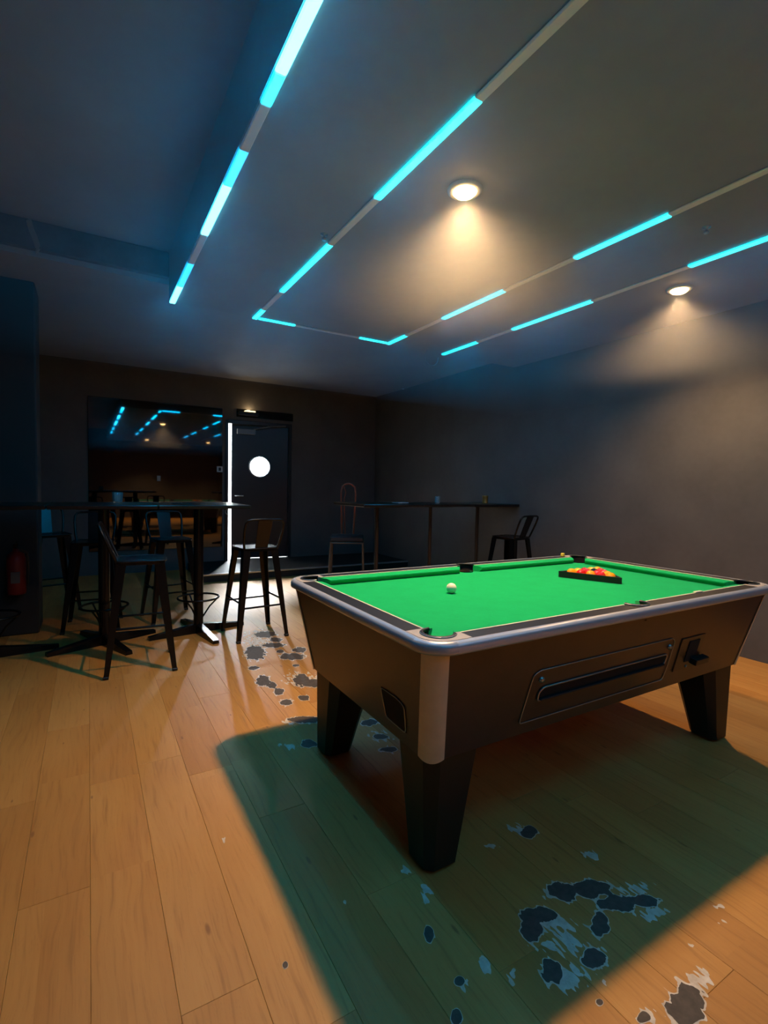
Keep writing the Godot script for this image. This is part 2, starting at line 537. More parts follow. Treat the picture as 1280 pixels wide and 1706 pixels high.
	X = Transform3D.IDENTITY
	obj("porthole_pane", st, M.pane, leaf)
	st = new_st()
	span(st, Vector3(-0.80, 1.94, 0.0), Vector3(-0.52, 2.02, 0.06), 0.006)
	tube(st, [Vector3(-0.55, 2.02, 0.05), Vector3(-0.30, 2.07, 0.16), Vector3(-0.05, 2.10, 0.05)], 0.010, 6)
	obj("door_closer", st, mat(Color(0.45, 0.45, 0.46), 0.4, 0.3), leaf)
	st = new_st()
	tube(st, [Vector3(-0.82, 0.98, 0.0), Vector3(-0.82, 0.98, 0.05), Vector3(-0.70, 0.98, 0.05)], 0.010, 8)
	obj("door_handle", st, M.steel, leaf)
	# lobby behind the door: white walls in daylight
	st = new_st()
	span(st, Vector3(1.0, 0.0, -10.2), Vector3(1.1, 4.6, FAR - 0.2))
	span(st, Vector3(3.9, 0.0, -10.2), Vector3(4.0, 4.6, FAR - 0.2))
	span(st, Vector3(1.0, 4.5, -10.2), Vector3(4.0, 4.6, FAR - 0.2))
	span(st, Vector3(1.0, 4.1, FAR - 0.2), Vector3(4.0, 4.6, FAR - 0.1))
	span(st, Vector3(1.0, 0.0, -10.3), Vector3(4.0, 0.10, FAR - 0.2))
	span(st, Vector3(1.0, 0.0, -10.3), Vector3(1.9, 4.6, -10.2))
	span(st, Vector3(3.5, 0.0, -10.3), Vector3(4.0, 4.6, -10.2))
	span(st, Vector3(1.9, 4.05, -10.3), Vector3(3.5, 4.6, -10.2))
	span(st, Vector3(1.9, 0.0, -10.3), Vector3(3.5, 2.92, -10.2))
	struct("wall_lobby", st, M.white_paint, "white walls of the lobby beyond the door")

func build_lobby_light() -> void:
	# unseen glowing window, added and shaped to send daylight through the door gap
	var d := frame("added_window_3", "added unseen high window that throws daylight through the door gap")
	var st := new_st()
	span(st, Vector3(1.9, 2.92, -10.27), Vector3(3.5, 4.05, -10.25))
	obj("added_glow_pane", st, M.daylight, d)
	var a := AreaLight3D.new()
	a.name = "daylight"
	a.area_size = Vector2(1.5, 1.0)
	a.light_color = Color(0.93, 0.97, 1.0)
	a.light_energy = 620.0
	a.shadow_enabled = true
	a.position = Vector3(2.7, 3.51, -10.23)
	a.rotation.y = PI          # an area light shines along its -z
	a.set("area_range", 20.0)
	d.add_child(a)

# ---------------------------------------------------------------- floor
func plank_mesh(x0: float, x1: float, z0: float, z1: float, uo: float, vo: float) -> ArrayMesh:
	var st := SurfaceTool.new()
	st.begin(Mesh.PRIMITIVE_TRIANGLES)
	st.set_smooth_group(-1)
	var b := 0.0010
	var y := 0.0
	var rings := [[x0 + b, x1 - b, z0 + b, z1 - b, y], [x0, x1, z0, z1, y - b * 0.8], [x0, x1, z0, z1, y - 0.006]]
	var put := func(p: Vector3) -> void:
		st.set_uv(Vector2(p.x / 0.62 + uo, p.z / 2.1 + vo))
		st.add_vertex(p)
	var corner := func(r: Array, k: int) -> Vector3:
		return Vector3(r[[0, 1, 1, 0][k]], r[4], r[[2, 2, 3, 3][k]])
	for t in [0, 1, 2, 0, 2, 3]:
		put.call(corner.call(rings[0], t))
	for i in 2:
		for k in 4:
			var k2 := (k + 1) % 4
			for p in [corner.call(rings[i], k), corner.call(rings[i + 1], k), corner.call(rings[i + 1], k2), corner.call(rings[i], k), corner.call(rings[i + 1], k2), corner.call(rings[i], k2)]:
				put.call(p)
	st.generate_normals()
	return st.commit()

func build_floor() -> void:
	var f := frame("floor", "worn orange-brown wood plank floor")
	var st := new_st()
	span(st, Vector3(LEFT - 0.1, -0.12, FAR - 0.1), Vector3(RIGHT + 0.1, -0.006, NEAR + 0.1))
	obj("subfloor", st, M.subfloor, f)
	var rng := RandomNumberGenerator.new()
	rng.seed = 5
	var pw := 0.185
	var pl := 1.22
	var gap := 0.0003
	var x := LEFT
	while x < RIGHT - 0.01:
		var x1 := minf(x + pw, RIGHT)
		var z := 0.75 - rng.randf() * pl * 0.8
		# behind the camera the planks are not told apart
		while z > -6.62:
			var z0 := maxf(z - pl, -6.62)
			if z - z0 > 0.03:
				var o := MeshInstance3D.new()
				o.name = "plank"
				o.mesh = plank_mesh(x + gap, x1 - gap, z0 + gap, z - gap, rng.randf(), rng.randf())
				o.mesh.surface_set_material(0, M.planks[rng.randi() % 4])
				f.add_child(o, true)
			z = z0
		x = x1
	# left of the landing the planks run on to the far wall
	x = LEFT
	while x < 1.24:
		var x1 := minf(x + pw, 1.24)
		var o := MeshInstance3D.new()
		o.name = "plank"
		o.mesh = plank_mesh(x + gap, x1 - gap, FAR, -6.62 - gap, rng.randf(), rng.randf())
		o.mesh.surface_set_material(0, M.planks[rng.randi() % 4])
		f.add_child(o, true)
		x = x1
	var back := MeshInstance3D.new()
	back.name = "rear_planks"
	back.mesh = plank_mesh(LEFT, RIGHT, 0.80, NEAR, 0.0, 0.0)
	back.mesh.surface_set_material(0, M.planks[0])
	back.set_meta("kind", "stuff")
	f.add_child(back, true)
	wear(f, 0.55, -4.35, 1.75, -1.95, 0.006)
	wear(f, 0.2, -1.95, 2.1, -0.45, 0.0045)

func wear(f: Node3D, x0: float, z0: float, x1: float, z1: float, cell: float) -> void:
	# where the print of the planks is worn through: pale scuffed rims, bare grey-brown cores, as mapped from the photograph
	var nx := int((x1 - x0) / cell)
	var nz := int((z1 - z0) / cell)
	var rim := PackedFloat32Array()
	rim.resize((nx + 1) * (nz + 1))
	rim.fill(-1.0)
	var core := rim.duplicate()
	var n := noise(71, 9.0, 4)
	var s := noise(72, 14.0, 3)
	for kind in 2:
		for b in (CORES if kind == 0 else SCUFFS):
			var det: float = b[2] * b[5] - b[3] * b[4]
			var reach := 1.9
			var ex: float = (absf(b[2]) + absf(b[4])) * reach
			var ez: float = (absf(b[3]) + absf(b[5])) * reach
			for j in range(maxi(0, int((b[1] - ez - z0) / cell)), mini(nz, int((b[1] + ez - z0) / cell)) + 1):
				for i in range(maxi(0, int((b[0] - ex - x0) / cell)), mini(nx, int((b[0] + ex - x0) / cell)) + 1):
					var dx: float = x0 + i * cell - b[0]
					var dz: float = z0 + j * cell - b[1]
					var u: float = (dx * b[5] - dz * b[4]) / det
					var v: float = (dz * b[2] - dx * b[3]) / det
					var d := sqrt(u * u + v * v)
					var at := j * (nx + 1) + i
					if kind == 0:
						core[at] = maxf(core[at], 1.08 - d)
						rim[at] = maxf(rim[at], 1.32 - d)
					else:
						rim[at] = maxf(rim[at], 0.62 - d * 0.75)
	for j in nz + 1:
		for i in nx + 1:
			var at := j * (nx + 1) + i
			if rim[at] > -0.9:
				var px := x0 + i * cell
				var pz := z0 + j * cell
				var a := n.get_noise_2d(px * 2.4, pz * 1.6)
				var streak := s.get_noise_2d(px * 4.0, pz * 0.9)
				core[at] += a * 0.42 + streak * 0.18
				rim[at] = maxf(rim[at] + a * 0.5 + streak * 0.75 - 0.22, core[at] + 0.13)
	for pass_ in 2:
		var st := new_st()
		var fld := rim if pass_ == 0 else core
		var y := 0.0005 if pass_ == 0 else 0.0010
		for j in nz:
			for i in nx:
				var q := [j * (nx + 1) + i, j * (nx + 1) + i + 1, (j + 1) * (nx + 1) + i + 1, (j + 1) * (nx + 1) + i]
				var inside := 0
				for k in 4:
					if fld[q[k]] > 0.0:
						inside += 1
				if inside == 0:
					continue
				var pts := []
				for k in 4:
					var va: float = fld[q[k]]
					var vb: float = fld[q[(k + 1) % 4]]
					var pa := Vector3(x0 + (i + [0, 1, 1, 0][k]) * cell, y, z0 + (j + [0, 0, 1, 1][k]) * cell)
					var k2 := (k + 1) % 4
					var pb := Vector3(x0 + (i + [0, 1, 1, 0][k2]) * cell, y, z0 + (j + [0, 0, 1, 1][k2]) * cell)
					if va > 0.0:
						pts.append(pa)
					if (va > 0.0) != (vb > 0.0):
						pts.append(pa.lerp(pb, va / (va - vb)))
				for k in range(1, pts.size() - 1):
					for p in [pts[0], pts[k], pts[k + 1]]:
						st.add_vertex(p)
		var o := obj("worn_scuffs" if pass_ == 0 else "worn_bare_patches", st, M.scuff if pass_ == 0 else M.bare, f)
		o.set_meta("kind", "stuff")

# ---------------------------------------------------------------- lights of the room
func build_ceiling_lights() -> void:
	var spots := [
		[Vector3(1.595, CEIL, -1.975), "round warm downlight glowing in the ceiling over the pool table", 7.3, 64.0],
		[Vector3(3.65, CEIL, -2.07), "round warm downlight glowing in the ceiling by the side wall", 3.7, 66.0],
		[Vector3(1.72, CEIL, 3.3), "round warm downlight behind the camera, mirrored in the black glass", 13.0, 54.0],
		[Vector3(3.66, CEIL, 3.0), "round warm downlight behind the camera by the side wall, mirrored in the black glass", 13.0, 54.0],
	]
	for s in spots:
		var t := thing("ceiling_downlight", s[1], "light", s[0], 0.0, "downlights in the lowered ceiling")
		var st := new_st()
		lathe(st, [Vector2(0.058, -0.012), Vector2(0.078, -0.012), Vector2(0.085, -0.006), Vector2(0.086, 0.0)], 32)
		obj("trim_ring", st, M.white_plastic, t)
		st = new_st()
		lathe(st, [Vector2(0.0, -0.036), Vector2(0.025, -0.034), Vector2(0.045, -0.027), Vector2(0.058, -0.014), Vector2(0.058, 0.0)], 32)
		obj("lamp_lens", st, M.lamp_glass, t)
		var l := SpotLight3D.new()
		l.name = "lamp_light"
		l.light_color = Color(1.0, 0.80, 0.56)
		l.light_energy = s[2]
		l.light_size = 0.05
		l.spot_range = 30.0
		l.spot_attenuation = 2.0
		l.spot_angle = s[3]
		l.spot_angle_attenuation = 0.75
		l.shadow_enabled = true
		l.position = Vector3(0, -0.045, 0)
		l.rotation.x = -PI / 2
		t.add_child(l)

func build_added_haze() -> void:
	# haze box added to brighten the ceiling and imitate glare round lamps and strips
	var f := FogVolume.new()
	f.name = "added_haze"
	f.shape = RenderingServer.FOG_VOLUME_SHAPE_BOX
	f.size = Vector3(RIGHT - LEFT - 0.02, 0.55, 1.4 - EDGE - 0.06)
	f.position = Vector3((RIGHT + LEFT) / 2.0, CEIL - 0.317, (1.4 + EDGE + 0.06) / 2.0)
	var m := FogMaterial.new()
	m.density = 0.105
	m.albedo = Color(0.95, 0.97, 1.0)
	f.material = m
	f.set_meta("kind", "stuff")
	f.set_meta("label", "added haze that stands in for glare under the lowered ceiling")
	add_child(f)

func build_strips() -> void:
	# each strip: a diffuser in a straight line on the ceiling, partly lit in cyan; [from, to, lit] along the line
	var runs := [
		["A", Vector2(0.595, -4.42), Vector2(0.595, 2.4), [[-4.42, -4.02, 2], [-4.02, -3.57, 1], [-3.12, -2.56, 2], [-2.56, -2.26, 1], [-1.95, -1.78, 0], [-1.78, -0.95, 2], [-0.3, 0.4, 0], [0.9, 1.6, 0]], "cyan light strip on the ceiling, the one with white-hot segments at the panel's open edge"],
		["B", Vector2(1.265, -4.42), Vector2(1.265, 2.4), [[-4.42, -4.16, 0], [-3.70, -2.83, 0], [-2.26, -1.50, 0], [-0.55, 0.2, 0], [0.8, 1.5, 0]], "cyan ceiling strip meeting the cross strip at the end nearer the white-hot strip"],
		["D", Vector2(2.63, -4.42), Vector2(2.63, 2.4), [[-4.42, -4.08, 0], [-3.50, -2.77, 0], [-2.15, -1.56, 0], [-0.55, 0.2, 0], [0.8, 1.5, 0]], "cyan light strip on the ceiling between the two downlights, joined to the cross strip"],
		["E", Vector2(3.328, -4.42), Vector2(3.328, 2.4), [[-4.42, -3.86, 0], [-3.38, -2.55, 0], [-1.83, -1.15, 0], [-0.4, 0.4, 0]], "cyan light strip on the ceiling passing just beside the downlight by the side wall"],
		["C", Vector2(1.265, -4.40), Vector2(2.63, -4.40), [[1.265, 1.63, 0], [2.29, 2.63, 0]], "short cyan cross strip along the far edge of the ceiling panel, lit at both ends"],
	]
	for r in runs:
		var along_x: bool = r[0] == "C"
		var t := thing("led_light_strip", r[4], "light strip", Vector3.ZERO, 0.0, "cyan strips on the ceiling")
		var p: float = r[1].y if along_x else r[1].x
		var s: float = r[1].x if along_x else r[1].y
		var e: float = r[2].x if along_x else r[2].y
		var hw := 0.021 if not along_x else 0.014
		var place := func(st: SurfaceTool, a: float, b: float, w: float, y0: float, y1: float) -> void:
			if along_x:
				span(st, Vector3(a, y0, p - w), Vector3(b, y1, p + w), 0.004)
			else:
				span(st, Vector3(p - w, y0, a), Vector3(p + w, y1, b), 0.004)
		var cuts := []
		var last := s + (0.03 if along_x else 0.0)
		for g in r[3]:
			if g[0] - last > 0.01:
				cuts.append([last, g[0]])
			last = g[1]
		if e - last > 0.04:
			cuts.append([last, e - (0.03 if along_x else 0.0)])
		for g in cuts:
			var st := new_st()
			place.call(st, g[0], g[1], hw, CEIL - 0.013, CEIL)
			obj("diffuser", st, M.channel, t)
		for g in r[3]:
			var a: float = g[0] + (0.03 if along_x and g[0] < 1.3 else 0.0)
			var b: float = g[1] - (0.03 if along_x and g[1] > 2.6 else 0.0)
			var st := new_st()
			place.call(st, a, b, hw, CEIL - 0.014, CEIL)
			obj("lit_segment", st, [M.led, M.led_blue, M.led_hot][g[2]], t)
			var l := AreaLight3D.new()
			l.name = "led_light"
			l.area_size = Vector2(hw * 2.0, b - a)
			l.light_color = Color(0.0, 0.69, 1.0)
			l.light_energy = 0.42 * (b - a) * [1.0, 0.8, 1.6][g[2]]
			l.shadow_enabled = true
			l.set("area_range", 20.0)
			if along_x:
				l.position = Vector3((a + b) / 2.0, CEIL - 0.018, p)
				l.rotation = Vector3(-PI / 2, PI / 2, 0)
			else:
				l.position = Vector3(p, CEIL - 0.018, (a + b) / 2.0)
				l.rotation = Vector3(-PI / 2, 0, 0)
			t.add_child(l)
			if r[0] == "A" or along_x:
				# these two run along the panel's edge: their glowing flank looks out past it
				var k := AreaLight3D.new()
				k.name = "led_flank_light"
				k.area_size = Vector2(b - a, 0.014)
				k.light_color = l.light_color
				k.light_energy = l.light_energy * 0.2
				k.shadow_enabled = true
				k.set("area_range", 20.0)
				if along_x:
					k.position = Vector3((a + b) / 2.0, CEIL - 0.007, p - hw - 0.003)
				else:
					k.position = Vector3(p - hw - 0.003, CEIL - 0.007, (a + b) / 2.0)
					k.rotation.y = PI / 2
				t.add_child(k)

# ---------------------------------------------------------------- pool table
const TL := 1.075      # half length and half width over the rail
const TW := 0.61
const RAIL := 0.82
const BED := 0.785

func pockets() -> Array:
	var out := []
	for sx in [-1, 1]:
		for sz in [-1, 1]:
			out.append([Vector2(sx * 0.974, sz * 0.506), 0.043])
	out.append([Vector2(0, -0.528), 0.042])
	out.append([Vector2(0, 0.528), 0.042])
	return out

func clipped(poly: PackedVector2Array, grow := 0.0) -> Array:
	var list := [poly]
	for p in pockets():
		var next := []
		for q in list:
			for piece in Geometry2D.clip_polygons(q, disc(p[0], p[1] + grow)):
				if not Geometry2D.is_polygon_clockwise(piece) or true:
					next.append(piece)
		list = next
	return list

func build_pool_table() -> void:
	var t := thing("pool_table", "coin-operated pool table with green cloth, dark brown cabinet and black legs", "pool table", Vector3(1.903, 0, -1.727))
	var st := new_st()
	# bed
	for poly in clipped(rect(-1.0, -0.535, 1.0, 0.535)):
		extrude(st, poly, BED - 0.03, BED)
	obj("cloth", st, M.cloth, t)
	# cushions, six of them
	var prof := [[0.0, RAIL - 0.002], [0.030, RAIL - 0.004], [0.046, RAIL - 0.010], [0.046, RAIL - 0.016], [0.030, BED - 0.002], [0.0, BED - 0.002]]
	for c in [[0, -1, -0.925, -0.05], [0, -1, 0.05, 0.925], [0, 1, -0.925, -0.05], [0, 1, 0.05, 0.925], [-1, 0, -0.458, 0.458], [1, 0, -0.458, 0.458]]:
		st = new_st()
		var low := []
		var high := []
		for q in prof:
			var cut: float = q[0] * 0.75
			for e in 2:
				var s: float = c[2] + cut if e == 0 else c[3] - cut
				var p: Vector3
				if c[0] == 0:
					p = Vector3(s, q[1], c[1] * (0.522 - q[0]))
				else:
					p = Vector3(c[0] * (0.982 - q[0]), q[1], s)
				(low if e == 0 else high).append(p)
		loft(st, low, high)
		obj("cushion", st, M.cloth, t)
	# inlays of the rail with their pale lines
	for sz in [-1, 1]:
		st = new_st()
		for poly in clipped(rect(-0.905, minf(sz * 0.529, sz * 0.586), 0.905, maxf(sz * 0.529, sz * 0.586)), 0.012):
			extrude(st, poly, RAIL - 0.04, RAIL)
		obj("rail_inlay", st, M.inlay, t)
		for sx in [-1, 1]:
			st = new_st()
			span(st, Vector3(minf(sx * 0.065, sx * 0.905), RAIL - 0.03, minf(sz * 0.522, sz * 0.529)), Vector3(maxf(sx * 0.065, sx * 0.905), RAIL + 0.0006, maxf(sz * 0.522, sz * 0.529)))
			obj("pale_line", st, M.pale_strip, t)
	for sx in [-1, 1]:
		st = new_st()
		span(st, Vector3(minf(sx * 0.989, sx * 1.051), RAIL - 0.04, -0.44), Vector3(maxf(sx * 0.989, sx * 1.051), RAIL, 0.44))
		obj("rail_inlay", st, M.inlay, t)
		st = new_st()
		span(st, Vector3(minf(sx * 0.982, sx * 0.989), RAIL - 0.03, -0.44), Vector3(maxf(sx * 0.982, sx * 0.989), RAIL + 0.0006, 0.44))
		obj("pale_line", st, M.pale_strip, t)
	# corner castings
	var ring_in := round_rect(TL - 0.024, TW - 0.024, 0.076, 10)
	for sx in [-1, 1]:
		for sz in [-1, 1]:
			st = new_st()
			var zone := rect(minf(sx * 0.905, sx * 1.2), minf(sz * 0.44, sz * 0.8), maxf(sx * 0.905, sx * 1.2), maxf(sz * 0.44, sz * 0.8))
			var field := rect(-0.982, -0.522, 0.982, 0.522)
			for a in Geometry2D.intersect_polygons(ring_in, zone):
				for b in Geometry2D.clip_polygons(a, field):
					for c in Geometry2D.clip_polygons(b, disc(Vector2(sx * 0.974, sz * 0.506), 0.052)):
						extrude(st, c, RAIL - 0.045, RAIL + 0.001)
			obj("corner_casting", st, M.casting, t)
	# bullnose edge all round: long grey lengths, darker corners
	var bull := [Vector2(-0.024, RAIL), Vector2(-0.014, RAIL + 0.001), Vector2(-0.004, RAIL - 0.006), Vector2(-0.001, RAIL - 0.011), Vector2(0.0, RAIL - 0.016), Vector2(0.0, RAIL - 0.030), Vector2(-0.003, RAIL - 0.037), Vector2(-0.010, RAIL - 0.040), Vector2(-0.040, RAIL - 0.040)]
	var rings := []
	for b: Vector2 in bull:
		rings.append([round_rect(TL + b.x, TW + b.x, 0.10 + b.x, 10), b.y])
	var n: int = rings[0][0].size()
	var parts := {}
	for i in n:
		var k := i / 11
		var corner := i % 11 != 10
		var key := ("corner%d" if corner else "edge%d") % k
		if not parts.has(key):
			parts[key] = new_st()
		st = parts[key]
		st.set_smooth_group(3)
		for j in rings.size() - 1:
			var a: Vector2 = rings[j][0][i]
			var b: Vector2 = rings[j][0][(i + 1) % n]
			var c: Vector2 = rings[j + 1][0][(i + 1) % n]
			var d: Vector2 = rings[j + 1][0][i]
			var mid := (a + b) / 2.0
			quad(st, Vector3(a.x, rings[j][1], a.y), Vector3(b.x, rings[j][1], b.y), Vector3(c.x, rings[j + 1][1], c.y), Vector3(d.x, rings[j + 1][1], d.y), Vector3(mid.x - signf(mid.x) * 0.04, RAIL - 0.03, mid.y - signf(mid.y) * 0.04))
	for key in parts:
		obj("rail_corner" if key.begins_with("corner") else "rail_edge", parts[key], M.rail_edge, t)
	# pockets: liner, rim and cup
	for p in pockets():
		st = new_st()
		var is_mid: bool = absf(p[0].x) < 0.1
		var r: float = p[1]
		var from := 0.0
		var to := TAU
		var a0: float = atan2(p[0].y, p[0].x) if not is_mid else signf(p[0].y) * PI / 2
		var reach := 2.05 if not is_mid else 1.75
		var arc := []
		for i in 25:
			var a: float = a0 - reach + 2.0 * reach * i / 24
			arc.append(Vector3(p[0].x + cos(a) * (r + 0.008), RAIL + 0.001, p[0].y + sin(a) * (r + 0.008)))
		tube(st, arc, 0.006, 8)
		var pocket := obj("pocket_liner", st, M.liner, t)
		st = new_st()
		st.set_smooth_group(4)
		for i in 24:
			var aa: Vector3 = arc[i]
			var bb: Vector3 = arc[i + 1]
			var cen := Vector3(p[0].x, 0.78, p[0].y)
			quad(st, aa, bb, Vector3(bb.x, RAIL - 0.06, bb.z), Vector3(aa.x, RAIL - 0.06, aa.z), (aa + bb) - cen * 1.0)
		lathe(st, [Vector2(r + 0.004, RAIL - 0.03), Vector2(r * 0.85, RAIL - 0.065), Vector2(r * 0.5, RAIL - 0.09), Vector2(0.0, RAIL - 0.095)], 24, Vector3(p[0].x, 0, p[0].y))
		obj("pocket_cup", st, M.hole, pocket)
		st = new_st()
		var line := []
		for q in arc:
			line.append(Vector3(p[0].x + (q.x - p[0].x) * 1.10, RAIL + 0.003, p[0].y + (q.z - p[0].y) * 1.10))
		tube(st, line, 0.0022, 6)
		obj("pocket_rim", st, M.chrome_line, pocket)
	# cabinet: four sloping panels with rounded corners, a floor to it
	var top := [1.047, 0.582, RAIL - 0.038]
	var bot := [0.985, 0.490, 0.400]
	for k in 4:
		st = new_st()
		var inset := 0.055
		var sgn: float = [1, -1, 1, -1][k]
		if k < 2:
			loft(st, [Vector3(-bot[0] + inset, bot[2], sgn * bot[1]), Vector3(bot[0] - inset, bot[2], sgn * bot[1]), Vector3(bot[0] - inset, bot[2], sgn * (bot[1] - 0.025)), Vector3(-bot[0] + inset, bot[2], sgn * (bot[1] - 0.025))],
				[Vector3(-top[0] + inset, top[2], sgn * top[1]), Vector3(top[0] - inset, top[2], sgn * top[1]), Vector3(top[0] - inset, top[2], sgn * (top[1] - 0.025)), Vector3(-top[0] + inset, top[2], sgn * (top[1] - 0.025))])
		else:
			loft(st, [Vector3(sgn * bot[0], bot[2], -bot[1] + inset), Vector3(sgn * bot[0], bot[2], bot[1] - inset), Vector3(sgn * (bot[0] - 0.025), bot[2], bot[1] - inset), Vector3(sgn * (bot[0] - 0.025), bot[2], -bot[1] + inset)],
				[Vector3(sgn * top[0], top[2], -top[1] + inset), Vector3(sgn * top[0], top[2], top[1] - inset), Vector3(sgn * (top[0] - 0.025), top[2], top[1] - inset), Vector3(sgn * (top[0] - 0.025), top[2], -top[1] + inset)])
		obj("side_panel" if k < 2 else "end_panel", st, M.cabinet, t)
	for sx in [-1, 1]:
		for sz in [-1, 1]:
			st = new_st()
			st.set_smooth_group(5)
			for i in 12:
				var q := []
				for e in [[i, 0], [i + 1, 0], [i + 1, 1], [i, 1]]:
					var a: float = PI / 2 * e[0] / 12.0
					var lv: Array = bot if e[1] == 0 else top
					var r := 0.058
					# the foot of the plate hangs in a shallow curve
					var yy: float = lv[2] - (0.012 * sin(a * 2.0) if e[1] == 0 else 0.0)
					q.append(Vector3(sx * (lv[0] - r + (r + 0.003) * cos(a)), yy, sz * (lv[1] - r + (r + 0.003) * sin(a))))
				quad(st, q[0], q[1], q[2], q[3], Vector3(0, 0.6, 0))
			obj("corner_plate", st, M.post_plate, t)
	st = new_st()
	span(st, Vector3(-bot[0] + 0.02, bot[2] - 0.002, -bot[1] + 0.02), Vector3(bot[0] - 0.02, bot[2] + 0.02, bot[1] - 0.02))
	obj("underside", st, M.underside, t)
	# legs: tapering inwards to the foot, chamfered
	for sx in [-1, 1]:
		for sz in [-1, 1]:
			st = new_st()
			var low := []
			var high := []
			var o := [[0, 0.18], [0.18, 0], [0.82, 0], [1, 0.18], [1, 0.82], [0.82, 1], [0.18, 1], [0, 0.82]]
			for e in o:
				low.append(Vector3(sx * lerpf(0.825, 0.962, e[0]), 0.012, sz * lerpf(0.335, 0.468, e[1])))
				high.append(Vector3(sx * lerpf(0.735, 0.972, e[0]), 0.400, sz * lerpf(0.255, 0.478, e[1])))
			loft(st, low, high)
			var leg := obj("leg", st, M.leg, t)
			st = new_st()
			lathe(st, [Vector2(0.0, 0.0), Vector2(0.045, 0.0), Vector2(0.050, 0.004), Vector2(0.045, 0.014), Vector2(0.0, 0.014)], 16, Vector3(sx * 0.893, 0, sz * 0.40))
			obj("foot_pad", st, M.black_plastic, leg)
	# near side: the ball return, its locks and the coin mechanism; local frame on the sloping panel
	var up := Vector3(0, top[2] - bot[2], top[1] - bot[1]).normalized()
	var side_out := Vector3.RIGHT.cross(up).normalized()
	var frame_side := Transform3D(Basis(Vector3.RIGHT, up, side_out), Vector3(0, bot[2], bot[1]))
	X = frame_side
	# positions on the panel: x along it, y up its slope
	st = new_st()
	var hatch := [Vector2(-0.610, 0.050), Vector2(0.262, 0.050), Vector2(0.270, 0.110), Vector2(0.272, 0.235), Vector2(0.250, 0.255), Vector2(-0.565, 0.255), Vector2(-0.592, 0.240)]
	tube(st, softened(hatch, 0.003), 0.0022, 6, true)
	var hp := obj("return_hatch", st, M.chrome_line, t)
	st = new_st()
	var slot := [Vector2(-0.545, 0.130), Vector2(0.225, 0.130), Vector2(0.240, 0.145), Vector2(0.240, 0.182), Vector2(-0.525, 0.182), Vector2(-0.545, 0.165)]
	tube(st, softened(slot, 0.004), 0.0034, 6, true)
	obj("slot_frame", st, M.chrome_line, hp)
	st = new_st()
	span(st, Vector3(-0.54, 0.133, 0.0005), Vector3(0.236, 0.179, 0.0022))
	obj("slot_dark_slab", st, M.hole, hp)  # flat black slab, the dark of the slot put into its colour
	st = new_st()
	span(st, Vector3(-0.535, 0.131, 0.0), Vector3(0.23, 0.140, 0.014), 0.003)
	obj("ball_tray", st, M.black_plastic, hp)
	for lx in [-0.545, 0.243]:
		st = new_st()
		X = frame_side * Transform3D(Basis(Vector3.RIGHT, PI / 2), Vector3(lx, 0.215, 0.0))
		lathe(st, [Vector2(0.012, 0.0), Vector2(0.012, 0.004), Vector2(0.008, 0.010), Vector2(0.0, 0.011)], 16)
		obj("lock", st, M.chrome_line, hp)
	X = frame_side
	st = new_st()
	span(st, Vector3(0.330, 0.075, 0.0), Vector3(0.520, 0.240, 0.005), 0.002)
	var coin := obj("coin_plate", st, mat(Color(0.16, 0.115, 0.095), 0.35, 0.1), t)
	st = new_st()
	span(st, Vector3(0.395, 0.115, 0.005), Vector3(0.480, 0.220, 0.008), 0.001)
	obj("coin_dark_slab", st, M.hole, coin)  # black slab, shade inside the coin recess painted by its colour
	st = new_st()
	span(st, Vector3(0.440, 0.105, 0.006), Vector3(0.545, 0.135, 0.040), 0.003)
	obj("coin_slide", st, M.black_plastic, coin)
	st = new_st()
	X = frame_side * Transform3D(Basis(Vector3.RIGHT, PI / 2), Vector3(0.428, 0.088, 0.005))
	lathe(st, [Vector2(0.007, 0.0), Vector2(0.007, 0.003), Vector2(0.0, 0.005)], 14)
	obj("lock", st, M.chrome_line, coin)
	# the small cue-ball hatch in the end panel
	var up2 := Vector3(-(top[0] - bot[0]), top[2] - bot[2], 0).normalized()
	var out2 := Vector3.BACK.cross(up2).normalized()
	X = Transform3D(Basis(Vector3.BACK, up2, out2), Vector3(-bot[0], bot[2], 0))
	st = new_st()
	var small := [Vector2(0.245, 0.055), Vector2(0.372, 0.050), Vector2(0.382, 0.150), Vector2(0.340, 0.162), Vector2(0.230, 0.162)]
	tube(st, softened(small, 0.003), 0.0022, 6, true)
	var eh := obj("cue_ball_hatch", st, M.chrome_line, t)
	st = new_st()
	var poly := PackedVector2Array(small)
	var fr := X
	X = fr * Transform3D(Basis(Vector3.RIGHT, Vector3.BACK, Vector3.UP), Vector3.ZERO)
	extrude(st, poly, 0.0005, 0.002)
	obj("hatch_dark_slab", st, M.hole, eh)  # thin black slab, the dark inside the hatch put into its colour
	X = Transform3D.IDENTITY

func softened(pts: Array, z: float) -> Array:
	# a closed outline with rounded corners, standing z off its panel
	var out := []
	var k := pts.size()
	for i in k:
		var p: Vector2 = pts[i]
		var a: Vector2 = pts[(i - 1 + k) % k]
		var b: Vector2 = pts[(i + 1) % k]
		var r := minf(0.015, minf(p.distance_to(a), p.distance_to(b)) * 0.4)
		var p0 := p + (a - p).normalized() * r
		var p1 := p + (b - p).normalized() * r
		for s in 4:
			var u := s / 3.0
			var q := p0.lerp(p, u).lerp(p.lerp(p1, u), u)
			out.append(Vector3(q.x, q.y, z))
	return out

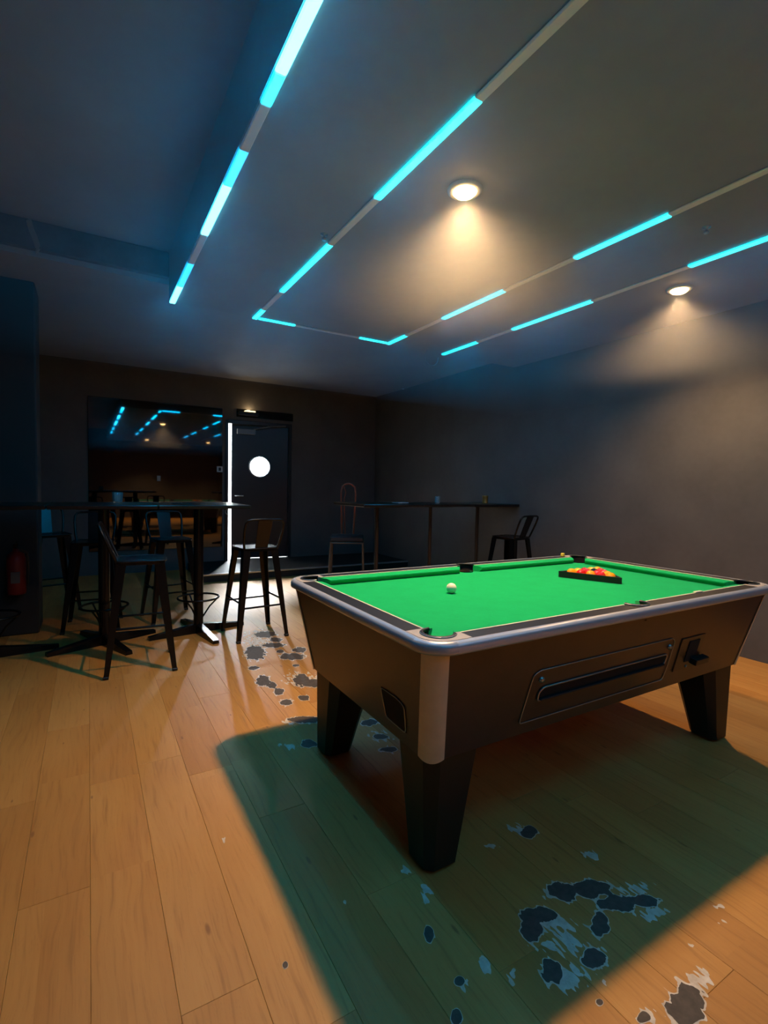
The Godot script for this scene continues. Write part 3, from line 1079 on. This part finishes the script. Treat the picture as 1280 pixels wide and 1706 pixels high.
func build_balls() -> void:
	var r := 0.0254
	var st := new_st()
	ball(st, Vector3(0, 0.0238, 0), 0.0238, 32)
	var cue := obj("cue_ball", st, M.cue_ball)
	cue.position = Vector3(1.444, BED, -1.806)
	tag(cue, "cream white cue ball alone on the green cloth", "ball")
	# rack: its open side faces the cue ball
	var a := Vector3(2.285, BED + 0.0006, -1.870)
	var b := Vector3(2.405, BED + 0.0006, -1.615)
	var along := (b - a).normalized()
	var inward := Vector3(along.z, 0, -along.x)
	var side := 0.292
	var mid := (a + b) / 2.0
	var tri_ := [mid - along * side / 2.0, mid + along * side / 2.0, mid + inward * side * 0.866]
	var rack := thing("triangle_rack", "black plastic triangle rack holding the balls on the cloth", "rack", Vector3.ZERO)
	for i in 3:
		var p: Vector3 = tri_[i]
		var q: Vector3 = tri_[(i + 1) % 3]
		var cen: Vector3 = (tri_[0] + tri_[1] + tri_[2]) / 3.0
		var d := (q - p).normalized()
		var o := ((p + q) / 2.0 - cen)
		o = (o - d * o.dot(d)).normalized()
		st = new_st()
		var low := [p - d * 0.010, q + d * 0.010, q + d * 0.016 + o * 0.010, p - d * 0.016 + o * 0.010]
		var high := []
		for k in 4:
			low[k] += Vector3(0, 0.001, 0)
			high.append(low[k] + Vector3(0, 0.033, 0))
		loft(st, low, high)
		obj("side_bar", st, M.black_plastic, rack)
	# fifteen balls: rows run from the long side by the cue ball to the apex
	var colours := ["yellow", "red", "yellow", "red", "yellow", "yellow", "red", "red", "yellow", "red", "black", "red", "yellow", "red", "yellow"]
	var meshes := {}
	for c in ["red", "yellow", "black"]:
		st = new_st()
		ball(st, Vector3(0, r, 0), r, 24)
		st.generate_normals()
		meshes[c] = st.commit()
		meshes[c].surface_set_material(0, M[c + "_ball"])
	var at := 0
	var start := mid + inward * (r + 0.003)
	for row in 5:
		for k in 5 - row:
			var p := start + inward * (row * r * 1.733) + along * ((k - (4 - row) / 2.0) * r * 2.006)
			var o := MeshInstance3D.new()
			o.name = numbered(colours[at] + "_ball")
			o.mesh = meshes[colours[at]]
			add_child(o)
			o.position = p
			var c: String = colours[at]
			tag(o, {"red": "glossy red pool ball packed in the black triangle rack", "yellow": "glossy yellow pool ball packed in the black triangle rack", "black": "glossy black pool ball packed in the triangle rack"}[c], "ball", {"red": "red balls in the rack", "yellow": "yellow balls in the rack", "black": "black ball in the rack"}[c])
			at += 1
	st = new_st()
	box(st, Vector3(0, 0.011, 0), Vector3(0.022, 0.022, 0.022), 0.003)
	var ch := obj("chalk_cube", st, M.chalk)
	ch.position = Vector3(2.80, RAIL, -2.30)
	ch.rotation.y = 0.3
	tag(ch, "small yellow-green chalk cube on the rail beyond the balls", "chalk")
	st = new_st()
	box(st, Vector3(0, 0.002, 0), Vector3(0.055, 0.004, 0.016), 0.001)
	var pl := obj("rail_plate", st, M.pale_strip)
	pl.position = Vector3(2.39, RAIL + 0.0006, -1.205)
	tag(pl, "small pale plate on the rail beside the side pocket", "plate")

# ---------------------------------------------------------------- bar tables, stools, chair
func make_bar_table(post_radius: float, post_mat: Material) -> Node3D:
	var t := thing("bar_table", "", "table", Vector3.ZERO, 0.0, "tall black bar tables")
	var st := new_st()
	box(st, Vector3(0, 1.085, 0), Vector3(0.695, 0.028, 0.70), 0.005)
	obj("table_top", st, M.table_top, t)
	st = new_st()
	box(st, Vector3(0, 1.066, 0), Vector3(0.36, 0.010, 0.36), 0.002)
	obj("mounting_plate", st, M.black_metal, t)
	st = new_st()
	tube(st, [Vector3(0, 0.03, 0), Vector3(0, 1.063, 0)], post_radius, 20)
	obj("post", st, post_mat, t)
	for k in 4:
		st = new_st()
		var a := TAU * k / 4.0
		var d := Vector3(cos(a), 0, sin(a))
		var s := Vector3(-d.z, 0, d.x)
		loft(st, [d * 0.03 - s * 0.032, d * 0.03 + s * 0.032, d * 0.40 + s * 0.026 , d * 0.40 - s * 0.026], [d * 0.03 - s * 0.028 + Vector3(0, 0.075, 0), d * 0.03 + s * 0.028 + Vector3(0, 0.075, 0), d * 0.40 + s * 0.022 + Vector3(0, 0.028, 0), d * 0.40 - s * 0.022 + Vector3(0, 0.028, 0)])
		obj("foot", st, M.black_metal, t)
	st = new_st()
	var ring := []
	for i in 32:
		ring.append(Vector3(cos(TAU * i / 32) * 0.165, 0.30, sin(TAU * i / 32) * 0.165))
	tube(st, ring, 0.009, 8, true)
	for k in 3:
		var a := TAU * k / 3.0 + 0.4
		tube(st, [Vector3(cos(a) * 0.165, 0.30, sin(a) * 0.165), Vector3(cos(a) * 0.09, 0.22, sin(a) * 0.09), Vector3(cos(a) * 0.034, 0.13, sin(a) * 0.034)], 0.007, 6)
	obj("foot_ring", st, M.black_metal, t)
	return t

func build_bar_tables() -> void:
	var stout := make_bar_table(0.040, M.black_metal)
	var slim := make_bar_table(0.021, M.lit_post_metal)
	var spots := [
		[Vector3(0.80, 0, -4.42), 0.16, "tall black bar table beside the bar stool standing before the bright door gap"],
		[Vector3(0.10, 0, -4.42), 0.38, "tall black bar table in the middle of its row, with the glass tumbler on it"],
		[Vector3(-0.60, 0, -4.42), 0.12, "tall black bar table in the dark by the dark pillar"],
		[Vector3(2.645, 0, -4.60), 0.1, "tall black bar table next to the cane-backed bar chair"],
		[Vector3(3.342, 0, -4.60), 0.1, "tall black bar table behind the pool table with a clear glass on it"],
		[Vector3(4.04, 0, -4.60), 0.1, "tall black bar table against the side wall with a gold tin on it"],
	]
	# the tops stand square to the room, the feet a little turned
	for i in spots.size():
		var t := stout if i < 3 else slim
		var o: Node3D = t if i % 3 == 0 else t.duplicate()
		if i % 3 > 0:
			o.name = numbered("bar_table")
			add_child(o)
		o.position = spots[i][0]
		o.set_meta("label", spots[i][2])
		for c in o.get_children():
			if c.name.begins_with("foot"):
				c.rotation.y = spots[i][1]

func make_stool() -> Node3D:
	var t := thing("bar_stool", "", "stool", Vector3.ZERO, 0.0, "black metal bar stools with low backs")
	var st := new_st()
	# seat: a square sheet with rounded corners and a rolled edge
	var top := round_rect(0.155, 0.155, 0.045, 6)
	extrude(st, round_rect(0.150, 0.150, 0.042, 6), 0.722, 0.748)
	var rim := []
	for p in top:
		rim.append(Vector3(p.x, 0.746, p.y))
	tube(st, rim, 0.007, 6, true)
	obj("seat", st, M.black_metal, t)
	for sx in [-1, 1]:
		for sz in [-1, 1]:
			st = new_st()
			var foot := Vector3(sx * 0.205, 0, sz * 0.205)
			var head := Vector3(sx * 0.125, 0.735, sz * 0.125)
			var ux := Vector3(sx, 0, 0)
			var uz := Vector3(0, 0, sz)
			# an angle of sheet metal, wide at the head and narrow at the foot
			for ax in [ux, uz]:
				var other: Vector3 = uz if ax == ux else ux
				loft(st, [foot + ux * 0.014 + uz * 0.014, foot + ux * 0.014 + uz * 0.014 - ax * 0.030, foot + ux * 0.014 + uz * 0.014 - ax * 0.030 - other * 0.006, foot + ux * 0.014 + uz * 0.014 - other * 0.006],
					[head + ux * 0.022 + uz * 0.022, head + ux * 0.022 + uz * 0.022 - ax * 0.062, head + ux * 0.022 + uz * 0.022 - ax * 0.062 - other * 0.006, head + ux * 0.022 + uz * 0.022 - other * 0.006])
			var leg := obj("leg", st, M.black_metal, t)
			st = new_st()
			box(st, foot + Vector3(0, 0.010, 0), Vector3(0.034, 0.020, 0.034), 0.004)
			obj("rubber_foot", st, M.black_plastic, leg)
	for k in 4:
		st = new_st()
		var y := 0.27 if k < 2 else 0.31
		var s := lerpf(0.205, 0.125, y / 0.735) + 0.008
		var sg: float = [1, -1, 1, -1][k]
		if k < 2:
			tube(st, [Vector3(-s, y, sg * s), Vector3(s, y, sg * s)], 0.008, 6)
		else:
			tube(st, [Vector3(sg * s, y, -s), Vector3(sg * s, y, s)], 0.008, 6)
		obj("rung", st, M.black_metal, t)
	# the back: a bent tube from the rear corners, a broad slat in its middle
	st = new_st()
	var hoop := []
	var pts := [Vector2(0.140, 0.740), Vector2(0.152, 0.80), Vector2(0.162, 0.90), Vector2(0.160, 0.955), Vector2(0.145, 0.980), Vector2(0.115, 0.988), Vector2(0.0, 0.992)]
	for i in pts.size():
		var y: float = pts[i].y
		hoop.append(Vector3(-pts[i].x, y, -0.140 - (y - 0.74) * 0.42))
	for i in range(pts.size() - 2, -1, -1):
		var y: float = pts[i].y
		hoop.append(Vector3(pts[i].x, y, -0.140 - (y - 0.74) * 0.42))
	tube(st, hoop, 0.010, 8)
	obj("back_hoop", st, M.black_metal, t)
	st = new_st()
	loft(st, [Vector3(-0.052, 0.735, -0.138), Vector3(0.052, 0.735, -0.138), Vector3(0.052, 0.735, -0.146), Vector3(-0.052, 0.735, -0.146)], [Vector3(-0.060, 0.985, -0.240), Vector3(0.060, 0.985, -0.240), Vector3(0.060, 0.985, -0.248), Vector3(-0.060, 0.985, -0.248)])
	obj("back_slat", st, M.black_metal, t)
	return t

func build_stools() -> void:
	var s := make_stool()
	s.position = Vector3(0.305, 0, -3.79)
	s.rotation.y = deg_to_rad(86)
	s.set_meta("label", "black metal bar stool standing clear on the open floor, back towards the pillar")
	copy(s, "bar_stool", Vector3(1.21, 0, -4.17), deg_to_rad(184), "black metal bar stool before the bright door gap, its seat lit white")
	copy(s, "bar_stool", Vector3(0.66, 0, -5.03), deg_to_rad(8), "black metal bar stool on the door side of the end bar table")
	copy(s, "bar_stool", Vector3(0.03, 0, -5.02), deg_to_rad(-6), "black metal bar stool on the door side of the middle bar table")
	copy(s, "bar_stool", Vector3(-0.33, 0, -5.85), deg_to_rad(15), "black metal bar stool standing behind the dark pillar")
	copy(s, "bar_stool", Vector3(4.06, 0, -4.05), deg_to_rad(190), "black metal bar stool at the bar table against the side wall")

func build_bar_chair() -> void:
	var t := thing("bar_chair", "bar chair with a dark padded seat and tall bent brown cane back", "chair", Vector3(2.58, 0, -5.17), deg_to_rad(-28))
	var st := new_st()
	box(st, Vector3(0, 0.675, 0), Vector3(0.38, 0.060, 0.36), 0.014)
	obj("seat_pad", st, M.seat_pad, t)
	st = new_st()
	for e in [[-0.18, 0.17, 0.18, 0.17], [-0.18, -0.17, 0.18, -0.17], [-0.18, -0.17, -0.18, 0.17], [0.18, -0.17, 0.18, 0.17]]:
		tube(st, [Vector3(e[0], 0.634, e[1]), Vector3(e[2], 0.634, e[3])], 0.010, 6)
	obj("seat_frame", st, M.chair_metal, t)
	for sx in [-1, 1]:
		for sz in [-1, 1]:
			st = new_st()
			tube(st, [Vector3(sx * 0.18, 0.640, sz * 0.17), Vector3(sx * 0.20, 0.0, sz * 0.19)], 0.013, 8)
			obj("leg", st, M.chair_metal, t)
	for sx in [-1, 1]:
		st = new_st()
		tube(st, [Vector3(sx * 0.191, 0.28, -0.182), Vector3(sx * 0.191, 0.28, 0.182)], 0.009, 6)
		obj("rung", st, M.chair_metal, t)
	st = new_st()
	var hoop := []
	for p in [[-0.07, 0.69], [-0.075, 0.9], [-0.085, 1.10], [-0.088, 1.20], [-0.075, 1.265], [-0.04, 1.295], [0.0, 1.305], [0.04, 1.295], [0.075, 1.265], [0.088, 1.20], [0.085, 1.10], [0.075, 0.9], [0.07, 0.69]]:
		hoop.append(Vector3(p[0], p[1], -0.165 - (p[1] - 0.69) * 0.10))
	tube(st, hoop, 0.011, 8)
	obj("back_hoop", st, M.bentwood, t)
	st = new_st()
	tube(st, [Vector3(-0.055, 1.27, -0.222), Vector3(-0.03, 1.20, -0.212), Vector3(-0.05, 1.12, -0.205), Vector3(-0.03, 0.69, -0.165)], 0.007, 6)
	obj("back_rod", st, M.bentwood, t)

# ---------------------------------------------------------------- small things
func tumbler(called: String, label: String, at: Vector3, r: float, h: float) -> void:
	var st := new_st()
	lathe(st, [Vector2(0.0, 0.0), Vector2(r * 0.82, 0.0), Vector2(r * 0.85, 0.004), Vector2(r, h - 0.002), Vector2(r - 0.001, h), Vector2(r - 0.003, h - 0.002), Vector2(r * 0.80, 0.014), Vector2(0.0, 0.012)], 28)
	var o := obj(called, st, M.clear_glass)
	o.position = at
	tag(o, label, "glass")

func build_small_things() -> void:
	var top := 1.0995
	tumbler("glass_tumbler", "clear glass tumbler on a bar table near the pillar", Vector3(0.205, top, -4.62), 0.040, 0.085)
	tumbler("glass_tumbler", "clear glass on the bar table behind the pool table", Vector3(3.40, top, -4.55), 0.032, 0.080)
	var st := new_st()
	lathe(st, [Vector2(0.0, 0.0), Vector2(0.035, 0.0), Vector2(0.036, 0.004), Vector2(0.034, 0.008), Vector2(0.034, 0.072), Vector2(0.036, 0.076), Vector2(0.036, 0.090), Vector2(0.033, 0.094), Vector2(0.0, 0.094)], 28)
	var o := obj("gold_tin", st, M.gold)
	o.position = Vector3(4.18, top, -4.62)
	tag(o, "small gold tin on the bar table against the side wall", "tin")
	st = new_st()
	box(st, Vector3(0, 0.004, 0), Vector3(0.16, 0.008, 0.10), 0.001)
	o = obj("menu_card", st, M.paper)
	o.position = Vector3(2.95, top, -4.62)
	o.rotation.y = 0.2
	tag(o, "pale card lying flat on a bar table by the bar chair", "card")
	st = new_st()
	box(st, Vector3(0, 0.004, 0), Vector3(0.07, 0.008, 0.05), 0.001)
	o = obj("phone", st, M.black_plastic)
	o.position = Vector3(0.62, top, -4.35)
	tag(o, "small dark phone lying on the end bar table", "phone")
	# bag hook under the end table
	st = new_st()
	var hook := []
	for i in 9:
		var a := PI * (0.1 + 1.2 * i / 8.0)
		hook.append(Vector3(cos(a) * 0.018, 1.045 - sin(a) * 0.020, 0))
	hook.append(Vector3(-0.006, 1.071, 0))
	tube(st, hook, 0.004, 6)
	o = obj("bag_hook", st, M.steel)
	o.position = Vector3(0.97, 0, -4.12)
	tag(o, "small metal bag hook under the edge of the end bar table", "hook")
	# switch plate by the door
	var t := thing("switch_plate", "pale square light switch plate between the black glass and the door gap", "switch", Vector3(1.70, 1.49, FAR + 0.024))
	st = new_st()
	box(st, Vector3.ZERO, Vector3(0.086, 0.086, 0.008), 0.003)
	obj("plate", st, M.white_plastic, t)
	st = new_st()
	box(st, Vector3(0, 0, 0.006), Vector3(0.034, 0.05, 0.008), 0.002)
	obj("rocker", st, M.black_plastic, t)
	st = new_st()
	box(st, Vector3.ZERO, Vector3(0.045, 0.075, 0.006), 0.002)
	o = obj("notice_card", st, M.paper)
	o.position = Vector3(0.86, 1.33, FAR + 0.024)
	tag(o, "small white notice stuck on the black glass", "notice")
	# warm glowing block on a dark box over the door
	t = thing("door_glow", "small warm glowing block over the door", "light", Vector3(2.12, 2.36, FAR + 0.02))
	st = new_st()
	box(st, Vector3(0, -0.01, 0.04), Vector3(0.30, 0.05, 0.08), 0.006)
	obj("housing", st, M.black_plastic, t)
	st = new_st()
	box(st, Vector3(0.02, 0.026, 0.04), Vector3(0.16, 0.022, 0.06), 0.006)
	obj("lamp_lens", st, glow(Color(1.0, 0.86, 0.62), 2.2), t)  # small block with a warm emissive colour
	var l := OmniLight3D.new()
	l.name = "lamp_light"
	l.light_color = Color(1.0, 0.84, 0.62)
	l.light_energy = 0.02
	l.light_size = 0.03
	l.omni_range = 10.0
	l.omni_attenuation = 2.0
	l.shadow_enabled = true
	l.position = Vector3(0.02, 0.05, 0.04)
	t.add_child(l)
	# fire extinguisher by the pillar
	t = thing("fire_extinguisher", "red fire extinguisher hanging low on the dark pillar", "extinguisher", Vector3(-0.50, 0.36, -4.88))
	st = new_st()
	lathe(st, [Vector2(0.0, 0.0), Vector2(0.060, 0.0), Vector2(0.065, 0.012), Vector2(0.065, 0.28), Vector2(0.055, 0.32), Vector2(0.022, 0.345), Vector2(0.018, 0.37), Vector2(0.0, 0.37)], 24)
	obj("cylinder", st, M.extinguisher, t)
	st = new_st()
	box(st, Vector3(0, 0.385, 0.01), Vector3(0.03, 0.035, 0.05), 0.004)
	tube(st, [Vector3(0, 0.40, 0.0), Vector3(0.01, 0.42, 0.06), Vector3(0.012, 0.415, 0.11)], 0.006, 6)
	obj("valve", st, M.black_metal, t)
	st = new_st()
	tube(st, [Vector3(0.01, 0.38, 0.03), Vector3(0.075, 0.33, 0.04), Vector3(0.082, 0.20, 0.03), Vector3(0.075, 0.07, 0.02)], 0.009, 8)
	obj("hose", st, M.black_plastic, t)
	st = new_st()
	box(st, Vector3(0, 0.14, 0.064), Vector3(0.06, 0.09, 0.006), 0.001)
	obj("paper_label", st, mat(Color(0.30, 0.29, 0.28), 0.8), t)
	# torn paper at the top of the pillar
	st = new_st()
	var strip := [Vector3(-0.345, 3.085, -4.36), Vector3(-0.330, 3.02, -4.355), Vector3(-0.308, 2.96, -4.345), Vector3(-0.292, 2.90, -4.335), Vector3(-0.300, 2.86, -4.35), Vector3(-0.284, 2.88, -4.32)]
	for i in strip.size() - 1:
		var w := Vector3(0.016 if i < 3 else 0.011, 0.006, 0.010)
		var th := Vector3(0, 0, 0.0015)
		loft(st, [strip[i] - w, strip[i] + w, strip[i] + w + th, strip[i] - w + th], [strip[i + 1] - w, strip[i + 1] + w, strip[i + 1] + w + th, strip[i + 1] - w + th])
	o = obj("torn_paper", st, M.paper)
	tag(o, "curl of torn pale paper peeling off the pale beam by the pillar", "paper")
	# loose wires by the ends of the strips, a ceiling hook
	st = new_st()
	var wire := [Vector3(3.10, 2.73, -4.40)]
	for i in 8:
		var a := PI * i / 7.0
		wire.append(Vector3(3.20 - cos(a) * 0.09, 2.69 - sin(a) * 0.10, -4.45))
	tube(st, wire, 0.003, 6)
	o = obj("loose_cable", st, M.wire)
	tag(o, "thin loose cable looping down at the ceiling panel's far edge", "cable")
	st = new_st()
	lathe(st, [Vector2(0.0, -0.035), Vector2(0.012, -0.033), Vector2(0.014, -0.026), Vector2(0.006, -0.020), Vector2(0.006, -0.008), Vector2(0.022, -0.004), Vector2(0.022, 0.0)], 16)
	o = obj("sprinkler", st, M.steel)
	o.position = Vector3(2.93, CEIL, -1.53)
	tag(o, "small metal sprinkler head on the ceiling between two cyan strips", "sprinkler")
	o = o.duplicate()
	o.name = numbered("sprinkler")
	add_child(o)
	o.position = Vector3(1.19, CEIL, -2.75)
	tag(o, "small metal sprinkler head on the ceiling beside a cyan strip near the panel's open side", "sprinkler")
	st = new_st()
	lathe(st, [Vector2(0.0, 0.0), Vector2(0.03, 0.0), Vector2(0.03, 0.02), Vector2(0.02, 0.035), Vector2(0.0, 0.038)], 18)
	o = obj("wall_sensor", st, M.white_plastic)
	o.position = Vector3(RIGHT, 2.88, -6.85)
	o.rotation.z = PI / 2
	tag(o, "small pale round sensor high on the side wall near the far corner", "sensor")
